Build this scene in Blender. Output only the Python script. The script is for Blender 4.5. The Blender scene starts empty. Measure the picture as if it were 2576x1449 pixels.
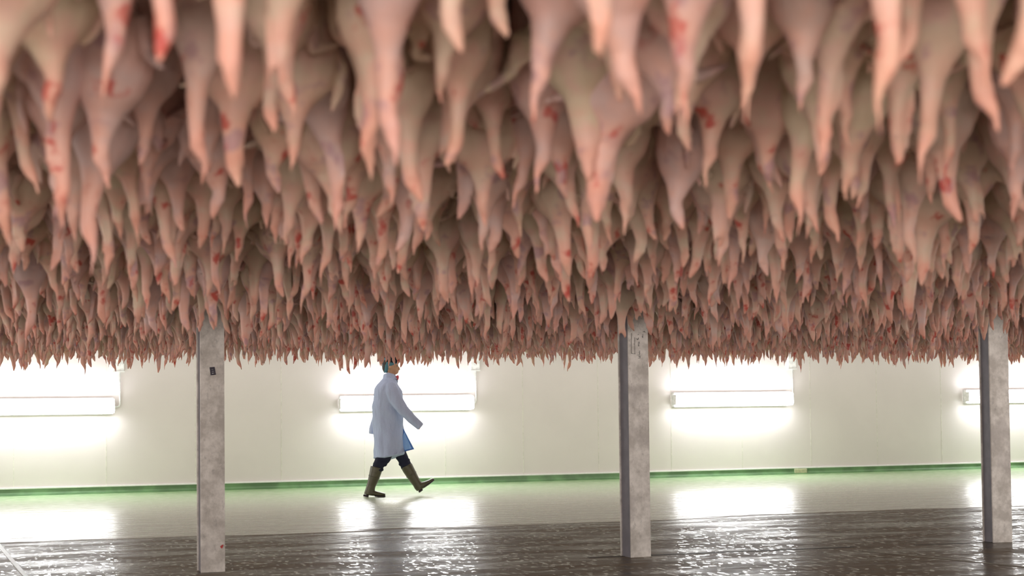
import bpy, bmesh, math, random
import numpy as np
from mathutils import Vector, Matrix, noise as mnoise

S = bpy.context.scene
COL = S.collection
R = math.radians

# ------------------------------------------------------------------ camera
W_PX, H_PX, F_PX, PP_Y = 2576.0, 1449.0, 4000.0, 859.5
CAM_H = 1.19
PITCH = math.atan(149.5 / F_PX)
ROLL = 0.0108
cam_data = bpy.data.cameras.new('camera')
cam = bpy.data.objects.new('camera', cam_data)
COL.objects.link(cam)
cam_data.sensor_width = 36.0
cam_data.lens = F_PX / W_PX * 36.0
cam_data.shift_y = (PP_Y - H_PX / 2) / W_PX
cam_data.clip_end = 200
CROT = Matrix.Rotation(math.pi / 2 + PITCH, 4, 'X') @ Matrix.Rotation(-ROLL, 4, 'Z')
cam.matrix_world = Matrix.Translation((0, 0, CAM_H)) @ CROT
cam_data.dof.use_dof = True
cam_data.dof.focus_distance = 16.5
cam_data.dof.aperture_fstop = (cam_data.lens / 1000) / 0.0165
S.camera = cam

# ------------------------------------------------------------------ world, large lights, exposure
world = bpy.data.worlds.new('world')
S.world = world
world.use_nodes = True
bg = world.node_tree.nodes['Background']
bg.inputs[0].default_value = (1.0, 0.93, 0.86, 1)
bg.inputs[1].default_value = 1.05
S.view_settings.view_transform = 'Standard'
S.view_settings.look = 'None'
S.view_settings.exposure = 0.0
S.view_settings.gamma = 1.0
S.view_settings.use_curve_mapping = False
S.cycles.use_denoising = True
S.cycles.max_bounces = 8
S.cycles.diffuse_bounces = 4
S.cycles.glossy_bounces = 4


def area_light(name, loc, target, sx, sy, power, color):
    ld = bpy.data.lights.new(name, 'AREA')
    ld.shape = 'RECTANGLE'
    ld.size, ld.size_y, ld.energy, ld.color = sx, sy, power, color
    o = bpy.data.objects.new(name, ld)
    o.location = loc
    o.rotation_euler = (Vector(target) - Vector(loc)).to_track_quat('-Z', 'Y').to_euler()
    COL.objects.link(o)


# the rows of tube lamps on the walls behind and beside the photographer
area_light('lamp_row_behind', (-0.5, -3.5, 1.2), (0.3, 10, 1.75), 9.0, 0.5, 380, (1.0, 0.93, 0.86))
area_light('lamp_row_left', (-9.5, 8.0, 1.15), (0, 13, 1.5), 9.0, 0.35, 200, (1.0, 0.94, 0.88))
area_light('lamp_row_right', (10.5, 9.0, 1.15), (0, 13, 1.5), 9.0, 0.35, 200, (1.0, 0.94, 0.88))


# ------------------------------------------------------------------ helpers
def ray(px, py):
    d = Vector(((px - W_PX / 2) / F_PX, -(py - PP_Y) / F_PX, -1))
    return (CROT.to_3x3() @ d)


def ground(px, py, z=0.0):
    d = ray(px, py)
    t = (z - CAM_H) / d.z
    return Vector((0, 0, CAM_H)) + d * t


def project(p):
    q = CROT.to_3x3().transposed() @ (Vector(p) - Vector((0, 0, CAM_H)))
    return (W_PX / 2 + F_PX * q.x / -q.z, PP_Y - F_PX * q.y / -q.z)


def link(o, parent=None):
    COL.objects.link(o)
    if parent is not None:
        o.parent = parent
    return o


def tag(o, label=None, cat=None, group=None, kind=None):
    if label: o['label'] = label
    if cat: o['category'] = cat
    if group: o['group'] = group
    if kind: o['kind'] = kind
    return o


def empty(name, loc, rz=0.0):
    o = bpy.data.objects.new(name, None)
    o.location = loc
    o.rotation_euler = (0, 0, rz)
    o.empty_display_size = 0.1
    return link(o)


def mesh_obj(name, bm, mat, parent=None, smooth=False, bevel=0.0):
    me = bpy.data.meshes.new(name)
    bmesh.ops.recalc_face_normals(bm, faces=bm.faces)
    bm.to_mesh(me)
    bm.free()
    if smooth:
        me.polygons.foreach_set('use_smooth', [True] * len(me.polygons))
    for m in (mat if isinstance(mat, (list, tuple)) else [mat]):
        me.materials.append(m)
    o = bpy.data.objects.new(name, me)
    link(o, parent)
    if bevel:
        b = o.modifiers.new('bevel', 'BEVEL')
        b.width, b.segments, b.limit_method, b.angle_limit = bevel, 2, 'ANGLE', R(40)
    return o


def box(bm, x0, x1, y0, y1, z0, z1):
    vs = [bm.verts.new(p) for p in ((x0, y0, z0), (x1, y0, z0), (x1, y1, z0), (x0, y1, z0),
                                    (x0, y0, z1), (x1, y0, z1), (x1, y1, z1), (x0, y1, z1))]
    for f in ((0, 3, 2, 1), (4, 5, 6, 7), (0, 1, 5, 4), (1, 2, 6, 5), (2, 3, 7, 6), (3, 0, 4, 7)):
        bm.faces.new([vs[i] for i in f])


def loft(bm, pts, rads, n=12, ref=(0, 1, 0), p=2.0):
    """closed tube of elliptical rings; rads = (across, along ref)"""
    pts = [Vector(q) for q in pts]
    rings = []
    ref = Vector(ref)
    for i, c in enumerate(pts):
        t = (pts[min(i + 1, len(pts) - 1)] - pts[max(i - 1, 0)]).normalized()
        a = t.cross(ref)
        if a.length < 1e-4: a = t.cross(Vector((1, 0, 0)))
        a.normalize()
        b = t.cross(a).normalized()
        r = rads[i]
        ra, rb = (r, r) if not isinstance(r, (tuple, list)) else r
        ring = []
        for k in range(n):
            th = 2 * math.pi * k / n
            cs, sn = math.cos(th), math.sin(th)
            ring.append(bm.verts.new(c + a * ra * math.copysign(abs(cs) ** (2 / p), cs) + b * rb * math.copysign(abs(sn) ** (2 / p), sn)))
        rings.append(ring)
    for i in range(len(rings) - 1):
        for k in range(n):
            bm.faces.new((rings[i][k], rings[i][(k + 1) % n], rings[i + 1][(k + 1) % n], rings[i + 1][k]))
    bm.faces.new(rings[0][::-1])
    bm.faces.new(rings[-1])


def slab(bm, poly, th, nrm):
    """thin solid patch from a polygon of points"""
    nrm = Vector(nrm).normalized() * th / 2
    a = [bm.verts.new(Vector(q) + nrm) for q in poly]
    b = [bm.verts.new(Vector(q) - nrm) for q in poly]
    bm.faces.new(a)
    bm.faces.new(b[::-1])
    n = len(poly)
    for i in range(n):
        bm.faces.new((a[i], b[i], b[(i + 1) % n], a[(i + 1) % n]))


def fuse(bm, voxel, smooth=4, decimate=None):
    """union of overlapping closed shells into one continuous skin"""
    me = bpy.data.meshes.new('tmp')
    bmesh.ops.recalc_face_normals(bm, faces=bm.faces)
    bm.to_mesh(me)
    bm.free()
    o = bpy.data.objects.new('tmp', me)
    COL.objects.link(o)
    m = o.modifiers.new('r', 'REMESH')
    m.mode, m.voxel_size = 'VOXEL', voxel
    if smooth:
        s = o.modifiers.new('s', 'SMOOTH')
        s.factor, s.iterations = 0.5, smooth
    if decimate:
        d = o.modifiers.new('d', 'DECIMATE')
        d.ratio = decimate
    dg = bpy.context.evaluated_depsgraph_get()
    out = bpy.data.meshes.new_from_object(o.evaluated_get(dg))
    bpy.data.objects.remove(o)
    out.polygons.foreach_set('use_smooth', [True] * len(out.polygons))
    return out


# ------------------------------------------------------------------ materials
def new_mat(name):
    m = bpy.data.materials.new(name)
    m.use_nodes = True
    nt = m.node_tree
    return m, nt, nt.nodes['Principled BSDF']


class NT:
    def __init__(s, nt): s.nt = nt
    def n(s, typ, **kw):
        nd = s.nt.nodes.new(typ)
        for k, v in kw.items(): setattr(nd, k, v)
        return nd
    def l(s, a, b): s.nt.links.new(a, b)
    def val(s, sock, v):
        if isinstance(v, bpy.types.NodeSocket): s.l(v, sock)
        else: sock.default_value = v
    def math(s, op, a, b=0.0, c=0.0, clamp=False):
        nd = s.n('ShaderNodeMath', operation=op, use_clamp=clamp)
        s.val(nd.inputs[0], a); s.val(nd.inputs[1], b); s.val(nd.inputs[2], c)
        return nd.outputs[0]
    def noise(s, vec, scale, detail=3.0, rough=0.55, w=None):
        nd = s.n('ShaderNodeTexNoise')
        if w is not None:
            nd.noise_dimensions = '4D'; s.val(nd.inputs['W'], w)
        s.val(nd.inputs['Scale'], scale); nd.inputs['Detail'].default_value = detail; nd.inputs['Roughness'].default_value = rough
        if vec is not None: s.l(vec, nd.inputs['Vector'])
        return nd.outputs['Fac']
    def step(s, v, a, b, lo=0.0, hi=1.0):
        nd = s.n('ShaderNodeMapRange', interpolation_type='SMOOTHSTEP')
        s.val(nd.inputs[0], v); s.val(nd.inputs[1], a); s.val(nd.inputs[2], b); s.val(nd.inputs[3], lo); s.val(nd.inputs[4], hi)
        return nd.outputs[0]
    def mix(s, f, a, b):
        nd = s.n('ShaderNodeMix', data_type='RGBA')
        s.val(nd.inputs[0], f)
        for i, v in ((6, a), (7, b)):
            if isinstance(v, bpy.types.NodeSocket): s.l(v, nd.inputs[i])
            else: nd.inputs[i].default_value = (*v, 1)
        return nd.outputs[2]
    def scaled(s, vec, sc):
        nd = s.n('ShaderNodeMapping')
        s.l(vec, nd.inputs[0]); nd.inputs['Scale'].default_value = sc
        return nd.outputs[0]
    def bump(s, h, strength, dist, bsdf):
        nd = s.n('ShaderNodeBump'); nd.inputs['Strength'].default_value = strength; nd.inputs['Distance'].default_value = dist
        s.l(h, nd.inputs['Height']); s.l(nd.outputs[0], bsdf.inputs['Normal'])


def plain(name, col, rough=0.6, metal=0.0, var=0.12, scale=20, spec=0.5):
    m, nt, b = new_mat(name)
    t = NT(nt)
    co = t.n('ShaderNodeTexCoord').outputs['Object']
    f = t.noise(co, scale)
    dark = tuple(c * (1 - var) for c in col)
    lite = tuple(min(1, c * (1 + var)) for c in col)
    t.l(t.mix(t.step(f, 0.35, 0.65), dark, lite), b.inputs['Base Color'])
    b.inputs['Roughness'].default_value = rough
    b.inputs['Metallic'].default_value = metal
    b.inputs['Specular IOR Level'].default_value = spec
    return m


def skin_material():
    m, nt, b = new_mat('plucked_skin')
    t = NT(nt)
    lco = t.n('ShaderNodeAttribute', attribute_name='lco').outputs['Vector']
    rnd = t.n('ShaderNodeAttribute', attribute_name='rnd').outputs['Fac']
    oi = t.n('ShaderNodeObjectInfo').outputs['Random']
    r = t.math('FRACT', t.math('ADD', rnd, oi))
    sep = t.n('ShaderNodeSeparateXYZ'); t.l(lco, sep.inputs[0])
    z = sep.outputs['Z']
    w = t.math('MULTIPLY', r, 61.0)
    r2 = t.math('FRACT', t.math('MULTIPLY', r, 17.31))
    r3 = t.math('FRACT', t.math('MULTIPLY', r, 43.7))
    n1 = t.noise(lco, 9.0, 3, w=w)
    n2 = t.noise(lco, 12.0, 3, w=t.math('ADD', w, 7.0))
    n3 = t.noise(lco, 14.0, 2, w=t.math('ADD', w, 19.0))
    base = t.mix(r2, (0.73, 0.575, 0.44), (0.78, 0.60, 0.47))
    base = t.mix(t.math('MULTIPLY', t.step(r3, 0.62, 0.85), 0.8), base, (0.72, 0.50, 0.50))   # mauve birds
    base = t.mix(t.math('MULTIPLY', t.step(r3, 0.30, 0.08), 0.6), base, (0.72, 0.60, 0.42))   # yellower birds
    base = t.mix(t.step(n1, 0.46, 0.66, 0, 0.8), base, (0.82, 0.49, 0.43))
    # neck and head flushed pink
    base = t.mix(t.math('MULTIPLY', t.step(z, -0.36, -0.50), t.step(n2, 0.35, 0.60, 0.10, 0.85)), base, (0.86, 0.46, 0.36))
    base = t.mix(t.step(z, -0.52, -0.60, 0, 0.45), base, (0.88, 0.34, 0.24))  # redder tips: natural flush plus backlit glow-through put into the colour
    base = t.mix(t.step(n3, 0.57, 0.70, 0, 0.7), base, (0.50, 0.28, 0.32))     # bruises
    blood = t.math('MULTIPLY', t.step(t.math('ADD', n2, t.step(z, -0.35, -0.52, 0, 0.05)), 0.635, 0.73), 0.85)
    base = t.mix(blood, base, (0.58, 0.055, 0.04))
    t.l(base, b.inputs['Base Color'])
    b.inputs['Roughness'].default_value = 0.5
    b.inputs['Specular IOR Level'].default_value = 0.35
    t.bump(t.noise(lco, 60.0, 3), 0.35, 0.004, b)
    return m


def floor_material(y_edge):
    """object y = distance from the back wall (metres, towards the camera)"""
    m, nt, b = new_mat('wet_painted_floor')
    t = NT(nt)
    co = t.n('ShaderNodeTexCoord').outputs['Object']
    sep = t.n('ShaderNodeSeparateXYZ'); t.l(co, sep.inputs[0])
    wob = t.noise(t.scaled(co, (0.35, 1.2, 1)), 1.0, 4)
    d = t.math('ADD', sep.outputs['Y'], t.math('MULTIPLY', t.math('SUBTRACT', wob, 0.5), 1.0))
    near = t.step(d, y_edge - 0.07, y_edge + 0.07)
    wall_sheen = t.step(d, 0.2, 5.5)  # green whitens away from the wall: bright reflection painted into the floor colour
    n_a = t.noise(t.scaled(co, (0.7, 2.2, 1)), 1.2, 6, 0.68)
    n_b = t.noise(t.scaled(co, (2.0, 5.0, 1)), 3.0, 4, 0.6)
    far_c = t.mix(wall_sheen, (0.40, 0.60, 0.31), (0.80, 0.81, 0.71))
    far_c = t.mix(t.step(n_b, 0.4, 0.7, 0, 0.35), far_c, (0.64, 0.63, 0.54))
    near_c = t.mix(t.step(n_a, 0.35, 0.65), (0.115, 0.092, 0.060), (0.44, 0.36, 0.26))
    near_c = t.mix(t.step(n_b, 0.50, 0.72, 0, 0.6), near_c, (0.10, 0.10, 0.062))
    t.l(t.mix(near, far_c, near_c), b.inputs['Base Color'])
    # water pockets: small mirror-like pools in the rough near floor
    pool_n = t.noise(t.scaled(co, (26, 11, 1)), 1.0, 0.6, 0.5)
    pool_m = t.noise(t.scaled(co, (1.0, 2.5, 1)), 1.3, 3, 0.6)
    pool = t.step(t.math('ADD', pool_n, t.math('MULTIPLY', pool_m, 0.36)), 0.80, 0.84)
    rn = t.step(n_a, 0.38, 0.62, 0.30, 0.50)
    rf = t.step(n_b, 0.3, 0.7, 0.17, 0.27)
    mixr = t.n('ShaderNodeMix'); t.l(near, mixr.inputs[0]); t.l(rf, mixr.inputs[2]); t.val(mixr.inputs[3], rn)
    t.l(mixr.outputs[0], b.inputs['Roughness'])
    spn = t.step(n_a, 0.40, 0.60, 0.30, 0.12)
    mixs = t.n('ShaderNodeMix'); t.l(near, mixs.inputs[0]); mixs.inputs[2].default_value = 0.5; t.val(mixs.inputs[3], spn)
    t.l(mixs.outputs[0], b.inputs['Specular IOR Level'])
    rip2 = t.noise(t.scaled(co, (2.2, 4.0, 1)), 1.5, 3, 0.5)
    rip = t.noise(t.scaled(co, (16, 11, 1)), 1.0, 2, 0.6)
    wave = t.noise(t.scaled(co, (0.35, 2.6, 1)), 1.6, 4, 0.6)
    h_near = t.math('ADD', t.math('MULTIPLY', rip, 0.0016), t.math('MULTIPLY', rip2, 0.005))
    h_far = t.math('MULTIPLY', wave, t.step(d, 1.0, 7.0, 0.010, 0.040))
    mh = t.n('ShaderNodeMix'); t.l(near, mh.inputs[0]); t.l(h_far, mh.inputs[2]); t.l(h_near, mh.inputs[3])
    t.bump(mh.outputs[0], 1.0, 1.0, b)
    # thin film glints of the water pockets
    gl = t.n('ShaderNodeBsdfGlossy'); gl.inputs['Roughness'].default_value = 0.075
    nrm = b.inputs['Normal'].links[0].from_socket
    t.l(nrm, gl.inputs['Normal'])
    ms = t.n('ShaderNodeMixShader')
    t.l(t.math('MULTIPLY', t.math('MULTIPLY', pool, near), 0.34), ms.inputs[0])
    out = nt.nodes['Material Output']
    t.l(b.outputs[0], ms.inputs[1]); t.l(gl.outputs[0], ms.inputs[2]); t.l(ms.outputs[0], out.inputs[0])
    return m


def galvanised(name, seed):
    m, nt, b = new_mat(name)
    t = NT(nt)
    co = t.n('ShaderNodeTexCoord').outputs['Object']
    a = t.noise(co, 7.0, 6, 0.7, w=seed)
    c = t.noise(t.scaled(co, (1, 1, 0.55)), 24.0, 6, 0.75, w=seed + 3)
    k = t.noise(co, 3.0, 3, 0.5, w=seed + 8)
    base = t.mix(t.step(a, 0.36, 0.66), (0.54, 0.49, 0.45), (0.86, 0.80, 0.755))
    base = t.mix(t.step(c, 0.54, 0.68, 0, 0.6), base, (0.34, 0.31, 0.30))
    base = t.mix(t.step(k, 0.56, 0.64, 0, 0.5), base, (0.48, 0.43, 0.41))
    t.l(base, b.inputs['Base Color'])
    b.inputs['Metallic'].default_value = 0.25
    b.inputs['Roughness'].default_value = 0.5
    t.bump(c, 0.2, 0.003, b)
    return m


def emissive(name, col, strength):
    m, nt, b = new_mat(name)
    b.inputs['Base Color'].default_value = (*[c * 0.8 for c in col], 1)
    b.inputs['Emission Color'].default_value = (*col, 1)
    b.inputs['Emission Strength'].default_value = strength
    return m


def cloth(name, col, scale=90):
    m, nt, b = new_mat(name)
    t = NT(nt)
    co = t.n('ShaderNodeTexCoord').outputs['Object']
    f = t.noise(co, scale, 3)
    t.l(t.mix(f, tuple(c * 0.92 for c in col), tuple(min(1, c * 1.06) for c in col)), b.inputs['Base Color'])
    b.inputs['Roughness'].default_value = 0.85
    b.inputs['Specular IOR Level'].default_value = 0.2
    t.bump(t.noise(t.scaled(co, (1, 1, 0.35)), 8.0, 3), 0.9, 0.05, b)
    return m


M_SKIN = skin_material()
M_WALL = plain('wall_panel_white', (0.735, 0.675, 0.66), 0.38, var=0.015, scale=1.5)
M_SEAM = plain('panel_joint', (0.74, 0.715, 0.65), 0.5)
M_TRIM = plain('white_trim', (0.86, 0.86, 0.84), 0.4, var=0.03)
M_GREEN = plain('green_coving_paint', (0.12, 0.24, 0.10), 0.35, var=0.25, scale=3)
M_PATCH = plain('beige_patch', (0.50, 0.52, 0.32), 0.5)
M_CEIL = plain('dark_ceiling', (0.035, 0.04, 0.035), 0.8)
M_LAMP = emissive('tube_diffuser', (0.97, 0.985, 1.0), 31.0)
M_HOUSE = plain('lamp_housing', (0.86, 0.86, 0.86), 0.45)
M_PIPE = plain('white_conduit', (0.85, 0.85, 0.84), 0.4)
M_COAT = cloth('coat_cloth', (0.46, 0.53, 0.73))
M_LINING = cloth('coat_lining', (0.30, 0.52, 0.92))
M_HEM = cloth('coat_hem', (0.10, 0.24, 0.62))
M_TROUSERS = cloth('trouser_cloth', (0.022, 0.024, 0.045))
M_BOOT = plain('boot_rubber', (0.085, 0.076, 0.042), 0.38, var=0.15, scale=12)
M_SOLE = plain('boot_sole', (0.035, 0.022, 0.03), 0.6)
M_FACE = plain('face_skin', (0.52, 0.30, 0.19), 0.55, var=0.06, scale=30)
M_HAIR = plain('dark_hair', (0.04, 0.03, 0.028), 0.6)
M_LIP = plain('lips', (0.30, 0.13, 0.12), 0.5)
M_EYE = plain('eye_dark', (0.03, 0.02, 0.02), 0.2)
M_CAP = cloth('cap_teal', (0.10, 0.24, 0.30))
M_CAPTOP = cloth('cap_black', (0.015, 0.015, 0.02))
M_RED = cloth('shirt_red', (0.62, 0.10, 0.13))
M_TAPE = plain('dark_label', (0.022, 0.014, 0.035), 0.4, var=0.5, scale=120)
M_INK = plain('marker_ink', (0.035, 0.033, 0.035), 0.5)
M_REDMARK = plain('red_mark', (0.55, 0.05, 0.05), 0.5)

# ------------------------------------------------------------------ room frame (x along wall, y out of wall)
A = ground(0, 1248)
B = ground(2576, 1176)
WDIR = (B - A).normalized()
WANG = math.atan2(WDIR.y, WDIR.x)
WN = Vector((WDIR.y, -WDIR.x, 0))      # towards the camera
L_W = (B - A).length


def wpt(u, v, z=0.0):
    return A + WDIR * u + WN * v + Vector((0, 0, z))


def on_wall(px, py):
    d = ray(px, py); c = Vector((0, 0, CAM_H))
    t = (A - c).dot(WN) / d.dot(WN)
    p = c + d * t
    return (p - A).dot(WDIR), p.z


def dist_wall(p): return (Vector(p) - A).dot(WN)


def wall_frame(o):
    """local x along the wall, local y = out of the wall"""
    o.matrix_world = Matrix.Translation(A) @ Matrix(((WDIR.x, WN.x, 0, 0), (WDIR.y, WN.y, 0, 0), (0, 0, 1, 0), (0, 0, 0, 1)))
    return o


CEIL_Z = 2.24
U0, U1 = -9.0, L_W + 9.0
V1 = dist_wall((0, 0, 0)) + 9.0
y_edge = dist_wall(ground(1000, 1331))

bm = bmesh.new(); box(bm, U0, U1, -0.1, V1, -0.25, 0.0)
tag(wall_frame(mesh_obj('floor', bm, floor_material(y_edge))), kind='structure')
bm = bmesh.new(); box(bm, U0, U1, -0.12, 0.0, 0.0, 3.2)
tag(wall_frame(mesh_obj('wall_back', bm, M_WALL)), kind='structure')
bm = bmesh.new(); box(bm, U0, U1, dist_wall(ground(1000, 1259)) - 0.3, V1 - 8.0, CEIL_Z, CEIL_Z + 0.1)
tag(wall_frame(mesh_obj('ceiling', bm, M_CEIL)), kind='structure')
bm = bmesh.new()
# coved skirting: quarter curve from floor to wall, white capping strip above
h = 0.085
prof = [(0.0, h), (0.018, h), (0.020, h * 0.45), (0.035, h * 0.18), (0.07, 0.004), (0.07, 0.0), (0.0, 0.0)]
va = [bm.verts.new((U0, p[0], p[1])) for p in prof]; vb = [bm.verts.new((U1, p[0], p[1])) for p in prof]
for i in range(len(prof)): bm.faces.new((va[i], va[(i + 1) % len(prof)], vb[(i + 1) % len(prof)], vb[i]))
tag(wall_frame(mesh_obj('baseboard_back', bm, M_GREEN)), kind='structure')
bm = bmesh.new(); box(bm, U0, U1, 0.0, 0.024, h, h + 0.022)
tag(wall_frame(mesh_obj('trim_1', bm, M_TRIM, bevel=0.004)), kind='structure')
# joints between the wall panels
u_ref = on_wall(267, 1150)[0]
k = -7
n_tr = 2
while u_ref + k * 1.2 < U1:
    u = u_ref + k * 1.2
    if u > U0:
        bm = bmesh.new(); box(bm, u - 0.004, u + 0.004, 0.0, 0.003, h + 0.022, 3.2)
        tag(wall_frame(mesh_obj('trim_%d' % n_tr, bm, M_SEAM)), kind='structure'); n_tr += 1
    k += 1
# lighter repair on the coving
u = on_wall(2012, 1190)[0]
bm = bmesh.new(); box(bm, u - 0.11, u + 0.11, 0.0, 0.045, 0.004, h - 0.004)
tag(wall_frame(mesh_obj('skirting_patch', bm, M_PATCH, bevel=0.012)), 'small beige repair patch on the green coved skirting of the back wall', 'patch')


# strips let into the floor
def floor_line(name, p, q, w, mat, hgt=0.004):
    a, b = ground(*p), ground(*q)
    d = (b - a).normalized(); s = Vector((-d.y, d.x, 0)) * w / 2
    bm = bmesh.new()
    lo = [bm.verts.new(v) for v in (a - s, b - s, b + s, a + s)]
    hi = [bm.verts.new(v.co + Vector((0, 0, hgt))) for v in lo]
    bm.faces.new(lo); bm.faces.new(hi)
    for i in range(4): bm.faces.new((lo[i], lo[(i + 1) % 4], hi[(i + 1) % 4], hi[i]))
    return mesh_obj(name, bm, mat)


M_JOINT = plain('joint_filler', (0.30, 0.27, 0.22), 0.3)
M_JOINTD = plain('joint_dark', (0.045, 0.04, 0.032), 0.5)
M_PALE = plain('pale_strip', (0.75, 0.75, 0.74), 0.35)
tag(floor_line('trim_90', (-60, 1305), (120, 1515), 0.035, M_PALE), kind='structure')
tag(floor_line('trim_91', (2170, 1386), (2900, 1458), 0.012, M_JOINT), kind='structure')
tag(floor_line('trim_92', (1480, 1403), (2150, 1376), 0.05, M_JOINTD, 0.002), kind='structure')
tag(floor_line('trim_93', (2300, 1371), (2900, 1352), 0.03, M_JOINTD, 0.002), kind='structure')


# ------------------------------------------------------------------ wall lamps
def wall_lamp(u0, u1, z, label):
    root = empty('wall_lamp', wpt((u0 + u1) / 2, 0.0, z - 0.10), WANG)
    L = (u1 - u0) / 2
    def place(o):
        return o
    # local frame: x along wall, -y out of the wall
    bm = bmesh.new(); box(bm, -L + 0.012, L - 0.012, -0.112, 0.0, -0.012, 0.212)
    mesh_obj('housing', bm, M_HOUSE, root, bevel=0.008)
    bm = bmesh.new(); loft(bm, [(-L, -0.165, 0.10), (-L + 0.012, -0.165, 0.10), (L - 0.012, -0.165, 0.10), (L, -0.165, 0.10)],
                           [(0.090, 0.044), (0.098, 0.052), (0.098, 0.052), (0.090, 0.044)], 24, (0, 1, 0), p=5)
    mesh_obj('diffuser', bm, M_LAMP, root, smooth=False)
    for sg in (-1, 1):
        bm = bmesh.new(); box(bm, sg * L - 0.006, sg * L + 0.006, -0.205, -0.06, 0.022, 0.178)
        mesh_obj('end_cap', bm, M_HOUSE, root, bevel=0.004)
    bm = bmesh.new()
    xr = L + 0.085
    loft(bm, [(L - 0.03, -0.03, 0.085), (L + 0.04, -0.03, 0.085), (xr - 0.012, -0.03, 0.095), (xr, -0.03, 0.125), (xr, -0.03, 0.57)], [0.011] * 5, 10, (0, 1, 0))
    mesh_obj('conduit', bm, M_PIPE, root, smooth=True)
    bm = bmesh.new(); box(bm, xr - 0.085, xr + 0.055, -0.065, 0.0, 0.565, 0.80)
    mesh_obj('junction_box', bm, M_HOUSE, root, bevel=0.006)
    bm = bmesh.new(); box(bm, xr - 0.09, xr + 0.06, -0.07, 0.0, 0.558, 0.572)
    mesh_obj('box_rim', bm, M_TRIM, root)
    tag(root, label, 'wall lamp', 'tube lamps along the back wall')


u2a, zl = on_wall(850, 1016); u2b, zl2 = on_wall(1182, 1012)
LEN = u2b - u2a
ua1, z1 = on_wall(285, 1021)
ua3, z3 = on_wall(1687, 1006); ub3, _ = on_wall(1980, 1005)
ua4, z4 = on_wall(2420, 998)
wall_lamp(ua1 - LEN, ua1, z1, 'glowing white tube lamp at the left end of the back wall, cut by the frame')
wall_lamp(u2a, u2b, (zl + zl2) / 2, 'glowing white tube lamp on the back wall behind the walking person')
wall_lamp(ua3, ub3, z3, 'glowing white tube lamp on the back wall between the middle and right steel columns')
wall_lamp(ua4, ua4 + LEN, z4, 'glowing white tube lamp on the back wall, partly behind the right steel column')


# ------------------------------------------------------------------ steel columns
def column(px_front, py, ang, label, seed):
    """H section, front flange towards the room; local x across the flange, -y front; px_front = centre of the front face at its base"""
    p = ground(px_front, py)
    root = empty('steel_column', p, ang)
    w, d, tf, tw = 0.086, 0.17, 0.014, 0.012
    mat = galvanised('galvanised_steel_%d' % seed, seed * 3.3)
    bm = bmesh.new(); box(bm, -w, w, 0, tf, 0, CEIL_Z)
    mesh_obj('front_flange', bm, mat, root, bevel=0.003)
    bm = bmesh.new(); box(bm, -w, w, d - tf, d, 0, CEIL_Z)
    mesh_obj('rear_flange', bm, mat, root, bevel=0.003)
    M_WEB_SHADE = plain('web_steel_shaded_%d' % seed, (0.215, 0.20, 0.23), 0.5, 0.2, 0.1, 8)  # darker than the flanges: shade of the recess painted into the steel
    bm = bmesh.new(); box(bm, -w + 0.012, -w + 0.012 + tw, tf, d - tf, 0, CEIL_Z)
    mesh_obj('web', bm, M_WEB_SHADE, root)
    tag(root, label, 'column', 'galvanised steel columns')
    return root


c1 = column(536, 1440, 0.355, 'galvanised steel column left of the walking person, with a small dark label', 1)
c2 = column(1613, 1402, 0.43, 'galvanised steel column with marker handwriting right of the walking person', 2)
c3 = column(2523, 1365, 0.22, 'galvanised steel column at the right edge in front of a wall lamp', 3)
COLUMNS = [Vector(c.location) for c in (c1, c2, c3)]

# small dark label on the left column (height from pixel)
s1 = F_PX / c1.location.y
zt = CAM_H + (1017 - 933) / s1
bm = bmesh.new()
wq, hq, sh = 0.017, 0.028, 0.006
vs = [(-wq - sh, hq * .92), (wq - sh * .6, hq * 1.05), (wq + sh, -hq), (-wq + sh * .4, -hq * 1.12)]
slab(bm, [(x, 0, z) for x, z in vs], 0.002, (0, 1, 0))
o = mesh_obj('sticker', bm, M_TAPE, c1); o.location = (0.003, -0.001, zt); o['label'] = 'small dark sticker'
bm = bmesh.new()
for k in range(3): box(bm, -0.008, 0.004 + 0.003 * k, -0.0035, -0.002, 0.010 - 0.013 * k, 0.0115 - 0.013 * k)
box(bm, -0.004, 0.002, -0.0035, -0.002, -0.019, -0.016)
o2 = mesh_obj('print', bm, M_HOUSE, o)
# red mark low on the same column
bm = bmesh.new()
slab(bm, [(-0.012, 0, 0.002), (-0.002, 0, 0.012), (0.010, 0, 0.016), (0.013, 0, 0.010), (0.003, 0, -0.012), (-0.004, 0, -0.010)], 0.0015, (0, 1, 0))
o = mesh_obj('red_mark', bm, M_REDMARK, c1); o.location = (0.062, -0.001, 0.178)

# handwriting and outline on the middle column
s2 = F_PX / c2.location.y


def c2pt(px, py):      # pixel -> local x,z on the front face
    return ((px - 1611.5) / s2 / 0.90, CAM_H + (1006 - py) / s2)


def stroke(bm, pts, w=0.0016):
    for (a, b) in zip(pts[:-1], pts[1:]):
        a = Vector((a[0], 0, a[1])); b = Vector((b[0], 0, b[1]))
        d = (b - a)
        if d.length < 1e-5: continue
        d.normalize(); s = Vector((-d.z, 0, d.x)) * w / 2
        slab(bm, [a - s - d * w * .4, b - s + d * w * .4, b + s + d * w * .4, a + s - d * w * .4], 0.0012, (0, 1, 0))


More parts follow.
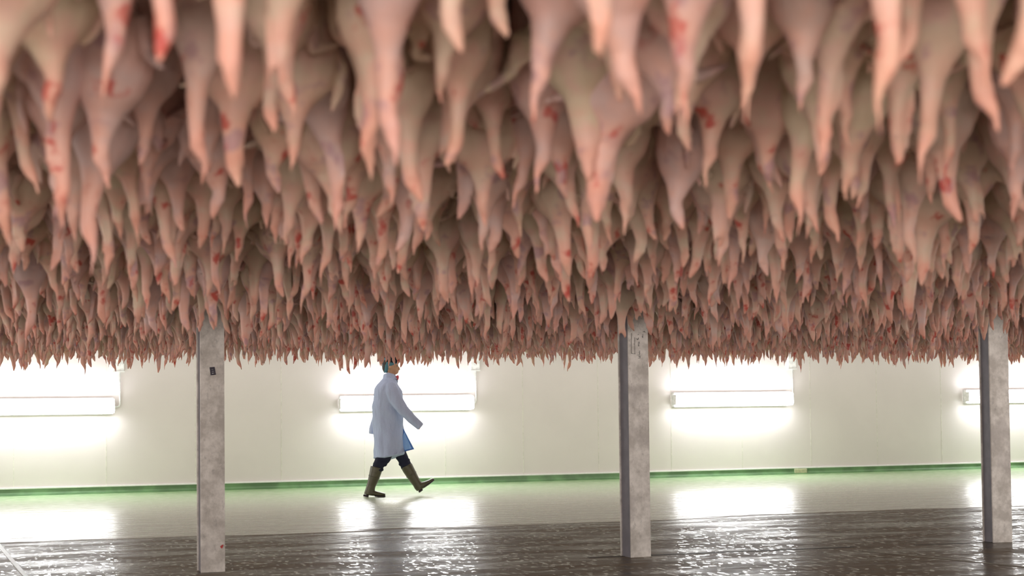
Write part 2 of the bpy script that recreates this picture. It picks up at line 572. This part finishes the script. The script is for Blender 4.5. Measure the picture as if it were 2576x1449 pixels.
bm = bmesh.new()
K = lambda x, y: c2pt(1555 + x / 12.08, 800 + y / 12.08)     # coordinates read from the enlarged crop
lines = [[(480, 470), (462, 800), (465, 1075)], [(576, 600), (570, 1095)], [(455, 1078), (520, 1092), (585, 1096)],
         [(535, 792), (555, 800)],
         [(672, 1232), (735, 1225), (735, 1195), (690, 1190), (735, 1180), (735, 1150), (672, 1165)],
         [(640, 1135), (725, 1120), (728, 1085), (700, 1078)], [(725, 1060), (700, 1045), (728, 1025)], [(725, 1005), (705, 1000)],
         [(672, 860), (700, 855), (680, 830), (712, 850)], [(706, 815), (680, 800), (712, 790)], [(690, 770), (720, 765), (685, 740), (725, 730)],
         [(620, 630), (660, 660), (700, 600)], [(640, 670), (700, 640)], [(670, 520), (700, 500)], [(800, 560), (828, 600), (828, 500)], [(835, 415), (920, 435)], [(875, 400), (878, 430)]]
for ln in lines: stroke(bm, [K(*q) for q in ln], 0.0024)
o = mesh_obj('marker_writing', bm, M_INK, c2); o.location = (0, -0.001, 0)
o['label'] = 'black marker handwriting and outline'

# ------------------------------------------------------------------ the walking person
PX0, PY0 = 948.0, 1249.0
pg = ground(PX0, PY0)
SP = F_PX / ((CROT.to_3x3().transposed() @ (pg - Vector((0, 0, CAM_H)))).z * -1)
person = empty('person', pg, 0.03)
tag(person, 'person in pale blue coat, teal cap and olive rubber boots striding past the wall', 'person')


def P(px, py, y=0.0):
    return Vector(((px - PX0) / SP, y, (PY0 - py) / SP))


def M(px): return px / SP


def path(bm, spec, n=16, ref=(0, 1, 0), p=2.0):
    """spec: (px, py, y, half width px in picture, half depth m)"""
    loft(bm, [P(a, b, c) for a, b, c, _, _ in spec], [(M(r), d) for _, _, _, r, d in spec], n, ref, p)


def hand(bm, wrist, d, palm_n, side):
    """palm with four curled fingers and a thumb; d = direction of hand, palm_n = palm normal, side = thumb side"""
    d, palm_n, side = Vector(d).normalized(), Vector(palm_n).normalized(), Vector(side).normalized()
    w = Vector(wrist)
    loft(bm, [w - d * 0.02, w + d * 0.02, w + d * 0.06, w + d * 0.095], [(0.024, 0.017), (0.033, 0.016), (0.040, 0.015), (0.036, 0.012)], 12, palm_n)
    for i, (off, ln) in enumerate(((0.030, 0.072), (0.010, 0.080), (-0.010, 0.074), (-0.029, 0.060))):
        b = w + d * 0.088 + side * off
        k1 = b + d * ln * 0.42 + palm_n * 0.008
        k2 = k1 + (d * 0.8 + palm_n * 0.6) * ln * 0.32
        k3 = k2 + (d * 0.45 + palm_n * 0.85) * ln * 0.28
        loft(bm, [b - d * 0.02, k1, k2, k3], [0.0088, 0.0085, 0.0078, 0.0062], 8, palm_n)
    b = w + d * 0.03 + side * 0.028
    loft(bm, [b - side * 0.012, b + side * 0.020 + d * 0.020, b + side * 0.028 + d * 0.048 + palm_n * 0.012], [0.013, 0.011, 0.008], 8, palm_n)


NEAR, FAR = -0.10, 0.10
# continuous body
bm = bmesh.new()
path(bm, [(985, 1100, 0, 22, .13), (982, 1070, 0, 25, .15), (980, 1040, 0, 24, .145), (981, 1005, 0, 25, .16), (982, 980, 0, 24, .18),
          (981, 966, 0, 19, .16), (983, 955, 0, 12, .07), (986, 946, 0, 9.5, .055), (988, 936, 0, 9.5, .055)])
# head: skull and jaw
path(bm, [(985, 940, 0, 10, .052), (986, 932, 0, 16, .066), (986, 922, 0, 18.5, .074), (985, 912, 0, 19.5, .077), (984, 904, 0, 17.5, .070), (984, 898, 0, 11, .045), (984, 896, 0, 4, .02)], 20)
loft(bm, [P(992, 925), P(997, 934), P(1001, 941)], [(M(12), .05), (M(9), .043), (M(3.5), .026)], 14)
loft(bm, [P(1001, 921), P(1006, 926.5), P(1007.5, 930), P(1004, 931)], [(.010, .012), (.012, .014), (.011, .015), (.008, .012)], 10, (0, 1, 0))  # nose
for yy in (-0.018, 0.018): loft(bm, [P(1001, 917.5, yy - .015), P(1002.5, 917, yy), P(1001, 917.5, yy + .015)], [.008, .010, .008], 8, (0, 0, 1))  # brows
loft(bm, [P(1002, 934.5, -.02), P(1004.5, 934.3, 0), P(1002, 934.5, .02)], [.006, .008, .006], 8, (0, 0, 1))
loft(bm, [P(1001, 937.2, -.018), P(1003.5, 937, 0), P(1001, 937.2, .018)], [.006, .008, .006], 8, (0, 0, 1))
for sg in (-1, 1):      # ears
    loft(bm, [P(984, 921, sg * .070), P(983, 926, sg * .080), P(984.5, 931, sg * .070)], [(.014, .008), (.018, .010), (.009, .006)], 10)
# near (right) arm reaches forward, far arm swings back
path(bm, [(985, 976, -.17, 14, .05), (1003, 1006, -.22, 10, .045), (1024, 1035, -.23, 8.5, .040), (1040, 1052, -.235, 6, .030), (1047, 1059, -.235, 4, .022)])
path(bm, [(978, 976, .17, 13, .05), (962, 1010, .22, 10, .045), (947, 1036, .235, 7.5, .036), (941, 1054, .235, 5.5, .028), (940, 1064, .235, 4, .022)])
# legs
path(bm, [(982, 1095, NEAR, 17, .085), (974, 1130, NEAR, 15, .075), (958, 1160, NEAR, 11.5, .058), (949, 1180, NEAR, 10, .052), (941, 1205, NEAR, 8, .045), (934, 1230, NEAR, 5, .03)])
path(bm, [(990, 1095, FAR, 17, .085), (1003, 1130, FAR, 15, .075), (1014, 1162, FAR, 11.5, .058), (1031, 1188, FAR, 11, .055), (1052, 1222, FAR, 7, .04)])
path(bm, [(936, 1234, NEAR, 6, .035), (948, 1241, NEAR, 5, .035), (964, 1244, NEAR, 3.5, .03)])
path(bm, [(1054, 1228, FAR, 6, .035), (1068, 1224, FAR, 5, .035), (1083, 1215, FAR, 3.5, .03)])
hand(bm, P(1042, 1054, -.235), P(1062, 1075) - P(1041, 1054), (-.7, 0, -.7), (0, 1, 0))
hand(bm, P(940, 1058, .235), P(936, 1092) - P(938, 1068), (1, 0, 0), (0, -1, 0))
me = fuse(bm, 0.0062, 2)
me.materials.append(M_FACE)
link(bpy.data.objects.new('body', me), person)

# eyes, hair, cap
bm = bmesh.new()
for yy in (-.032, .032):
    loft(bm, [P(1001.0, 921, yy - .012), P(1002.4, 921, yy), P(1001.0, 921, yy + .012)], [.003, .007, .003], 8, (0, 0, 1))
mesh_obj('eyes', bm, M_EYE, person, smooth=True)
bm = bmesh.new()
loft(bm, [P(977, 936, 0), P(975, 928, 0), P(976, 917, 0), P(980, 908, 0)], [(M(9), .052), (M(11), .066), (M(13), .075), (M(15), .078)], 18)
me = fuse(bm, 0.007, 3); me.materials.append(M_HAIR); link(bpy.data.objects.new('hair', me), person)
# cap: teal band sloping down to the nape with a dark crown
bm = bmesh.new()
loft(bm, [P(973.5, 938, 0), P(975, 930, 0), P(978, 921, 0), P(983, 914.5, 0), P(985, 909, 0), P(985, 903, 0), P(985, 899, 0)],
     [(M(6), .045), (M(9.5), .068), (M(13), .081), (M(18.5), .085), (M(21), .087), (M(19), .08), (M(14), .06)], 22)
me = fuse(bm, 0.007, 3); me.materials.append(M_CAP); link(bpy.data.objects.new('cap', me), person)
bm = bmesh.new()
loft(bm, [P(987, 914, 0), P(987, 910, 0), P(986, 904, 0), P(985, 897.5, 0), P(985, 894, 0)], [(M(20.8), .082), (M(22.4), .091), (M(21), .087), (M(15.5), .066), (M(6), .03)], 22)
me = fuse(bm, 0.007, 3); me.materials.append(M_CAPTOP); o = link(bpy.data.objects.new('cap_crown', me), person); o['label'] = 'dark crown of the teal cap'

# coat
bm = bmesh.new()
path(bm, [(979, 1156, -.01, 40, .245), (980, 1140, 0, 39, .24), (980, 1110, 0, 37.5, .22), (979, 1080, 0, 38, .19), (978, 1050, 0, 39, .195),
          (978, 1020, 0, 39.5, .205), (978, 998, 0, 38.5, .215), (979, 982, 0, 35, .225), (980, 970, 0, 28.5, .215), (982, 962, 0, 22, .16), (984, 955, 0, 18, .10),
          (984, 949, 0, 17, .078)], 28)
# near sleeve forward, far sleeve behind
path(bm, [(984, 968, -.15, 15, .075), (990, 985, -.19, 18, .080), (1003, 1008, -.22, 17, .072), (1020, 1034, -.235, 14.5, .064), (1040, 1054, -.235, 12, .072), (1062, 1074.5, -.235, 10.5, .068)], 18)
path(bm, [(976, 968, .15, 15, .075), (966, 990, .19, 17, .078), (955, 1020, .22, 14, .068), (946, 1050, .235, 12.5, .060), (939, 1075, .235, 10.5, .072), (936.5, 1093, .235, 9.5, .068)], 18)
me = fuse(bm, 0.011, 4)
for v in me.vertices:       # folds of hanging cloth
    c = v.co
    zz = max(0.0, min(1.0, (1.35 - c.z) / 0.6))
    n1 = mnoise.noise(Vector((c.x * 9, c.y * 9, c.z * 1.6)))
    n2 = mnoise.noise(Vector((c.x * 5 + c.z * 7, c.y * 6, c.z * 5 + 4)))
    nr = v.normal
    v.co = c + Vector((nr.x, nr.y, 0)) * (n1 * 0.022 * zz + n2 * 0.017)
    # hem rises towards the front
    zt_ = M(PY0 - 1120)
    if c.z < zt_:
        f_ = min(1.0, (zt_ - c.z) / M(36))
        v.co.z += max(0.0, (c.x - M(970 - PX0))) * 0.30 * f_
me.materials.append(M_COAT)
coat = link(bpy.data.objects.new('coat', me), person)
# collar standing round the neck
bm = bmesh.new()
loft(bm, [P(985, 956, 0), P(984, 950, 0), P(984, 943, 0), P(982, 937, 0)], [(M(19.5), .10), (M(19), .085), (M(18), .078), (M(15.5), .074)], 24)
me = fuse(bm, 0.007, 2)
for v in me.vertices:
    if v.co.z > M(PY0 - 950): v.co.z -= max(0, v.co.x - M(980 - PX0)) * 0.62
me.materials.append(M_COAT)
link(bpy.data.objects.new('collar', me), coat)
bm = bmesh.new()
path(bm, [(999, 955, 0, 5, .05), (1002, 949, 0, 4.5, .046), (1004.5, 945, 0, 1.6, .03)], 12)
mesh_obj('shirt_collar', bm, M_RED, person, smooth=True)['label'] = 'red shirt collar'
# coat front blowing open: outer flap, pale lining, darker hem
bm = bmesh.new()
ys = -.05
slab(bm, [P(1012, 1075, ys), P(1018, 1082, ys), P(1031, 1108, ys), P(1043, 1131, ys), P(1020, 1136.5, ys), P(1004, 1140, ys + .03), P(1000, 1110, ys + .03)], 0.010, (0.2, 1, 0))
flap = mesh_obj('coat_flap', bm, M_HEM, coat); flap['label'] = 'dark blue edged flap of the open coat front'
bm = bmesh.new()
slab(bm, [P(1019, 1088, ys), P(1028, 1108, ys), P(1037, 1129, ys), P(1020, 1133, ys), P(1010, 1118, ys), P(1011, 1106, ys)], 0.016, (0.2, 1, 0))
mesh_obj('lining', bm, M_LINING, flap)['label'] = 'bright blue lining'

# trousers (baggy, tucked into the boots)
bm = bmesh.new()
path(bm, [(984, 1100, NEAR * .8, 22, .10), (977, 1130, NEAR, 20, .085), (966, 1152, NEAR, 18, .08), (958, 1164, NEAR, 16.5, .08), (953, 1172, NEAR, 14.5, .075), (951, 1184, NEAR, 13, .065)], 18)
path(bm, [(990, 1100, FAR * .8, 22, .10), (1000, 1125, FAR, 19, .095), (1008, 1145, FAR, 16, .085), (1014, 1158, FAR, 15, .078), (1020, 1170, FAR, 14.5, .075), (1027, 1182, FAR, 12.5, .065)], 18)
me = fuse(bm, 0.009, 3)
for v in me.vertices:
    n1 = mnoise.noise(Vector((v.co.x * 10, v.co.y * 8, v.co.z * 34)))
    v.co += v.normal * n1 * 0.014
me.materials.append(M_TROUSERS)
link(bpy.data.objects.new('trousers', me), person)


def boot(y, shaft, foot, sole, heel, label):
    bm = bmesh.new()
    path(bm, [(a, b, y, r, d) for a, b, r, d in shaft], 20)
    path(bm, [(a, b, y, r, d) for a, b, r, d in foot], 16)
    me = fuse(bm, 0.0065, 3)
    me.materials.append(M_BOOT)
    o = link(bpy.data.objects.new('rubber_boot', me), person)
    o['label'] = label
    bm = bmesh.new()
    path(bm, [(a, b, y, r, d) for a, b, r, d in sole], 14, p=3.5)
    path(bm, [(a, b, y, r, d) for a, b, r, d in heel], 14, p=3.5)
    me = fuse(bm, 0.005, 1)
    me.materials.append(M_SOLE)
    link(bpy.data.objects.new('sole', me), o)
    # moulded band round the shaft
    a, b, r, d = shaft[2]
    a2, b2, r2, d2 = shaft[3]
    bm = bmesh.new()
    loft(bm, [P(a, b, y), P(a * .85 + a2 * .15, b * .85 + b2 * .15, y)], [(M(r) + .004, d + .004)] * 2, 20)
    mesh_obj('band', bm, M_BOOT, o, smooth=True)


boot(NEAR, [(949.5, 1174, 15.5, .082), (947, 1184, 15.2, .080), (943, 1198, 14, .074), (939, 1210, 12.6, .066), (935, 1221, 11.3, .058), (932, 1232, 12, .056), (930, 1243, 13.5, .052)],
     [(926, 1238, 6, .045), (938, 1238.5, 7.5, .052), (949, 1240.5, 6, .055), (960, 1242.2, 4.8, .056), (968, 1243, 3.6, .045), (970.5, 1243.5, 2, .03)],
     [(944, 1245.5, 2.0, .045), (955, 1247.2, 2.0, .054), (966, 1247.2, 2.4, .050), (970.5, 1246, 2.2, .035)],
     [(915.5, 1244.3, 2.6, .040), (922, 1245.4, 2.9, .044), (928.5, 1246.4, 2.9, .044)],
     'olive rubber boot planted on the floor')
boot(FAR, [(1022, 1173, 15, .082), (1027, 1183, 14.8, .080), (1034, 1195, 13.6, .074), (1041, 1207, 12.4, .066), (1048.5, 1219, 11.2, .058), (1052.5, 1228, 10.5, .055), (1055.5, 1235, 8, .05)],
     [(1050, 1230, 7.5, .045), (1060, 1224, 9, .052), (1070, 1220, 7, .055), (1081, 1213.5, 4.8, .056), (1089, 1208.5, 3.6, .045), (1091.5, 1207, 2, .03)],
     [(1065, 1227.5, 1.8, .045), (1076, 1221.5, 2.0, .054), (1086, 1214, 2.2, .050), (1092, 1208.5, 2.0, .035)],
     [(1053, 1240, 2.6, .040), (1058, 1236.3, 2.9, .044), (1062, 1233, 2.9, .044)],
     'olive rubber boot swung forward, toe raised')

# ------------------------------------------------------------------ the hanging birds
N_VAR = 12
rs = random.Random(7)


def bird_mesh(v):
    """plucked bird hung by its feet: z = 0 at the feet, head near z = -0.585"""
    r = random.Random(100 + v)
    bm = bmesh.new()
    # body, neck and head as one tapering trunk
    bx, by = r.uniform(-.018, .018), r.uniform(-.018, .018)
    wd = r.uniform(.92, 1.32)
    sway = [0, 0, 0, .1, .25, .45, .7, 1.0, 1.0, .8]
    dz = r.uniform(-.03, .035)
    ne = r.uniform(-.025, .05)      # neck stretch
    nw = r.uniform(.8, 1.35)        # neck width
    zs = [-.055, -.09, -.14, -.20, -.26 + dz * .5, -.315 + dz, -.357 + dz, -.392 + dz, -.430 + dz * .7, -.50 - ne * .6, -.548 - ne]
    rx = [.028, .050, .062, .070, .078, .079, .063, .038, .0215 * nw, .0158 * nw, .0158 * nw]
    ry = [.026, .045, .056, .063, .069, .070, .056, .036, .0205 * nw, .0150 * nw, .0155 * nw]
    sway = [0, 0, 0, .1, .25, .45, .7, 1.0, 1.0, .8]
    dz = r.uniform(-.03, .035)
    ne = r.uniform(-.025, .05)      # neck stretch
    nw = r.uniform(.8, 1.35)        # neck width
    zs = [-.055, -.09, -.15, -.23, -.30 + dz * .5, -.36 + dz, -.405 + dz, -.44 + dz, -.478 + dz * .7, -.52 - ne * .6, -.548 - ne]
    rx = [.028, .050, .062, .068, .075, .075, .058, .038, .025 * nw, .0185 * nw, .0175 * nw]
    ry = [.026, .045, .056, .062, .067, .066, .053, .036, .024, .0175, .0165]
    sway = [0, 0, 0, 0, .05, .15, .3, .5, .8, 1.0, .9]
    loft(bm, [(bx * s * 1.3, by * s * 1.3, z) for s, z in zip(sway, zs)], [(a * (wd if q < 7 else 1), b * (1.08 if q < 7 else 1)) for q, (a, b) in enumerate(zip(rx, ry))], 14)
    hx, hy = bx * 1.1, by * 1.1
    loft(bm, [(hx, hy, -.53 - ne), (hx + r.uniform(-.006, .006), hy - .004, -.555 - ne), (hx, hy - .012, -.574 - ne), (hx, hy - .018, -.590 - ne), (hx + r.uniform(-.01, .01), hy - .02, -.600 - ne - r.choice((0, 0, 0, .02, .05)))],
         [(.014, .018), (.015, .019), (.012, .013), (.008, .008), (.0035, .0035)], 10)
    # torn skin hanging beside the neck
    if v % 3 == 0:
        sx = r.choice((-1, 1)) * .020
        loft(bm, [(bx * .7 + sx, by, -.45), (bx + sx * 1.3, by, -.49), (bx * 1.2 + sx * 1.2, by, -.53), (bx * 1.2 + sx * 1.1, by, -.565 + r.uniform(-.03, .04))],
             [(.013, .007), (.010, .005), (.007, .004), (.003, .003)], 8)
    # keel of the breast
    fy = -1 if v % 2 else 1
    loft(bm, [(0, fy * .045, -.20), (0, fy * .066, -.28), (0, fy * .064, -.305 + dz), (bx * .5, fy * .036, -.38 + dz)], [(.014, .014), (.022, .018), (.018, .016), (.008, .01)], 8)
    # legs up to the hook
    for sg in (-1, 1):
        loft(bm, [(sg * .010, 0, 0), (sg * .014, 0, -.012), (sg * .026, 0, -.05), (sg * .042, .0, -.085), (sg * .054, fy * .01, -.14), (sg * .050, fy * .015, -.20)],
             [.012, .0085, .010, .019, .034, .026], 9)
        # wing
        kind = r.choice('ABCCCEE')
        sh = Vector((sg * .062 * wd, -fy * .012, -.322 + dz))
        j = lambda s=.012: r.uniform(-s, s)
        yy = -fy * r.uniform(-.01, .04)
        if kind == 'A':      # drooping
            el = Vector((sg * .108 + j(), yy, -.325 + j(.02))); wr = Vector((sg * .100 + j(), yy + j(), -.395 + j())); tp = Vector((sg * .075 + j(), yy + j(.03), -.455 + j(.03)))
        elif kind == 'B':    # folded to the body
            el = Vector((sg * .094 + j(), yy, -.23 + j())); wr = Vector((sg * .096 + j(), yy + j(), -.325 + j())); tp = Vector((sg * .065 + j(), yy * 1.2, -.37 + j(.02)))
        elif kind == 'C':    # half spread, hand folded out
            el = Vector((sg * .128 + j(), yy, -.27 + j(.02))); wr = Vector((sg * .142 + j(), yy + j(.03), -.350 + j())); tp = Vector((sg * .225 + j(.02), yy + j(.05), -.350 + j(.06)))
        else:                # elbow out, hand tucked under the body
            el = Vector((sg * .126 + j(), yy, -.305 + j(.02))); wr = Vector((sg * .065 + j(), yy + j(.03) - fy * .04, -.372 + j())); tp = Vector((sg * .115 + j(.02), yy + j(.04) - fy * .06, -.395 + j(.03)))
        loft(bm, [sh - Vector((sg * .018, 0, 0)), sh, (sh + el) / 2, el], [.024, .028, .024, .016], 9)
        loft(bm, [el, (el + wr) / 2, wr], [.014, .0155, .010], 9)
        loft(bm, [wr, (wr + tp) / 2, tp], [(.012, .009), (.0135, .008), (.005, .004)], 8)
        nrm = (el - sh).cross(wr - sh)
        if nrm.length > 1e-6:
            slab(bm, [sh, el, wr, (sh * .6 + wr * .4)], 0.010, nrm)
        if kind in 'CE':     # sheet of skin from flank to elbow
            fl = Vector((sg * .05, -fy * .01, -.21))
            nrm = (el - fl).cross(sh - fl)
            slab(bm, [fl, el, sh, Vector((sg * .02, 0, -.29))], 0.011, nrm)
        if kind in 'AC':
            q = wr + (tp - wr) * .4
            nrm = (el - wr).cross(q - wr)
            if nrm.length > 1e-6: slab(bm, [el, wr, q, el * .6 + q * .4], 0.009, nrm)
    # loose skin at the neck
    loft(bm, [(bx * .5 + .020, by, -.38), (bx + .018, by, -.42), (bx * 1.2 + .010, by, -.46)], [(.018, .008), (.013, .006), (.005, .004)], 8)
    return fuse(bm, 0.0066, 3)


def add_attrs(me, rnd=0.0):
    n = len(me.vertices)
    co = np.empty(n * 3, np.float32); me.vertices.foreach_get('co', co)
    a = me.attributes.new('lco', 'FLOAT_VECTOR', 'POINT'); a.data.foreach_set('vector', co)
    b = me.attributes.new('rnd', 'FLOAT', 'POINT'); b.data.foreach_set('value', np.full(n, rnd, np.float32))


def decimated(me, ratio):
    o = bpy.data.objects.new('tmp', me); COL.objects.link(o)
    d = o.modifiers.new('d', 'DECIMATE'); d.ratio = ratio
    dg = bpy.context.evaluated_depsgraph_get()
    out = bpy.data.meshes.new_from_object(o.evaluated_get(dg))
    bpy.data.objects.remove(o)
    return out


VARS = [bird_mesh(v) for v in range(N_VAR)]
LOD1 = [decimated(m, 0.22) for m in VARS]
LOD2 = [decimated(m, 0.07) for m in VARS]


def arrays(me):
    me.calc_loop_triangles()
    v = np.empty(len(me.vertices) * 3, np.float32); me.vertices.foreach_get('co', v)
    t = np.empty(len(me.loop_triangles) * 3, np.int32); me.loop_triangles.foreach_get('vertices', t)
    return v.reshape(-1, 3), t.reshape(-1, 3)


A1 = [arrays(m) for m in LOD1]
A2 = [arrays(m) for m in LOD2]
for m in VARS:
    add_attrs(m)
    m.materials.append(M_SKIN)
    m.name = 'plucked_bird'

v_far = dist_wall(ground(1000, 1259)) + 0.05        # the canopy ends just short of the walkway
v_near = dist_wall((0, 1.95, 0))
DU, DV = 0.182, 0.285
birds = []
row = 0
v = v_far
while v < v_near + 1.5:
    row += 1
    u = U0 + 4 + (row % 2) * DU / 2
    while u < U1 - 4:
        uu, vv = u + rs.uniform(-.04, .04), v + rs.uniform(-.045, .045)
        p = wpt(uu, vv, CEIL_Z - 0.004)
        u += DU
        a_, b_, c_, d_ = rs.random(), rs.random(), rs.random(), rs.random()
        depth = p.y
        if depth < 1.95: continue
        if abs(p.x) > depth * 0.30 + 1.25: continue
        if a_ < 0.08 and b_ < 0.7: continue                     # empty hooks
        blocked = False
        for c in COLUMNS:
            dx, dy = p.x - c.x - 0.03, p.y - c.y
            if abs(dx) < 0.21 and -0.95 < dy < 0.35: blocked = True
        if blocked: continue
        sc = 0.78 + 0.30 * (0.5 * (b_ + c_)) ** 0.9
        if c_ > 0.975: sc *= 1.10
        birds.append((depth, p, sc, rs.uniform(0, 2 * math.pi), int(d_ * N_VAR), rs.random(), rs.uniform(.9, 1.12), max(-.17, min(.17, rs.gauss(0, .085))), max(-.17, min(.17, rs.gauss(0, .085)))))
    v += DV


def bird_matrix(b):
    _, p, sc, rz, var, rn, wx, tx, ty = b
    return Matrix.Translation(p) @ Matrix.Rotation(tx, 4, 'X') @ Matrix.Rotation(ty, 4, 'Y') @ Matrix.Rotation(rz, 4, 'Z') @ Matrix.Diagonal((sc * wx, sc * wx, sc, 1))


scored = []
for b in birds:
    mw = bird_matrix(b)
    tip = mw @ Vector((0, 0, -.585)); mid = mw @ Vector((0, 0, -.28))
    x, y = project(tip)
    xm, ym = project(mid)
    seen = (40 < y) and (-20 < x < W_PX + 20)
    scored.append((0 if seen else 1, b[0], x, y, b))
scored.sort(key=lambda s: (s[0], s[1]))
indiv = [s for s in scored if s[0] == 0][:300]
ids = set(id(s[4]) for s in indiv)
rest = [b for b in birds if id(b) not in ids]

REG = ['at the left edge', 'up and left of the left column', 'above the left column', 'between the left column and the walking person', 'above the walking person',
       'between the walking person and the middle column', 'above the middle column', 'right of the middle column', 'above the right column', 'at the right edge']
XS = [130, 380, 660, 860, 1080, 1400, 1720, 2050, 2440, 9999]
POSE = ['one', 'two']
TIER = ['topmost tier', 'second tier', 'third tier', 'fourth tier']
keyed = {}
for (_, depth, x, y, b) in indiv:
    reg = REG[next(i for i, e in enumerate(XS) if x < e)]
    tier = TIER[0 if y < 170 else 1 if y < 330 else 2 if y < 450 else 3]
    sz = 'long' if b[2] > 0.97 else 'short' if b[2] < 0.88 else 'plump'
    keyed.setdefault('%s plucked bird, %s %s' % (sz, tier, reg), []).append((x, b))
ORD = ['leftmost', 'second from left', 'third from left', 'fourth from left', 'fifth from left', 'sixth from left',
       'seventh from left', 'eighth from left', 'ninth from left', 'tenth from left', 'eleventh from left', 'twelfth from left']
for lab, items in keyed.items():
    items.sort(key=lambda q: q[0])
    for k, (x, b) in enumerate(items):
        o = bpy.data.objects.new('plucked_bird', VARS[b[4]])
        COL.objects.link(o)
        o.matrix_world = bird_matrix(b)
        if len(items) > 1:
            where = 'rightmost' if k == len(items) - 1 else ORD[min(k, 11)]
            full = lab + ', ' + where
        else:
            full = lab
        tag(o, full, 'poultry carcass', 'plucked birds hanging in the nearest rows')

# the thousands further back
vv_, tt_, lc_, rn_ = [], [], [], []
off = 0
for b in rest:
    base = A1 if b[0] < 11 else A2
    vt, tr = base[b[4]]
    mw = np.array(bird_matrix(b), dtype=np.float32)
    vv_.append(vt @ mw[:3, :3].T + mw[:3, 3])
    tt_.append(tr + off); off += len(vt)
    lc_.append(vt); rn_.append(np.full(len(vt), b[5], np.float32))
vv_ = np.concatenate(vv_); tt_ = np.concatenate(tt_); lc_ = np.concatenate(lc_); rn_ = np.concatenate(rn_)
me = bpy.data.meshes.new('hanging_birds')
me.vertices.add(len(vv_)); me.vertices.foreach_set('co', vv_.ravel())
me.loops.add(tt_.size); me.loops.foreach_set('vertex_index', tt_.ravel())
me.polygons.add(len(tt_)); me.polygons.foreach_set('loop_start', np.arange(0, tt_.size, 3, dtype=np.int32))
me.polygons.foreach_set('use_smooth', np.ones(len(tt_), bool))
me.update(calc_edges=True)
a = me.attributes.new('lco', 'FLOAT_VECTOR', 'POINT'); a.data.foreach_set('vector', lc_.ravel())
a = me.attributes.new('rnd', 'FLOAT', 'POINT'); a.data.foreach_set('value', rn_)
me.materials.append(M_SKIN)
o = link(bpy.data.objects.new('hanging_birds', me))
tag(o, 'dense mass of thousands of plucked birds hanging head down further back over the wet floor', 'poultry carcasses', kind='stuff')
print('BIRDS', len(birds), 'indiv', len(indiv), 'last depth', indiv[-1][1], 'stuff verts', len(vv_))
print('WALL', [round(x, 2) for x in A], [round(x, 2) for x in B], 'len', L_W, 'ang', WANG, 'lamps', zl, z1, z3, z4, LEN, ub3 - ua3, 'y_edge', y_edge)
print('PERSON', pg, SP, 'horizon', project((0, 1e6, CAM_H)), project((0.28e6, 1e6, CAM_H)), project((-0.28e6, 1e6, CAM_H)))
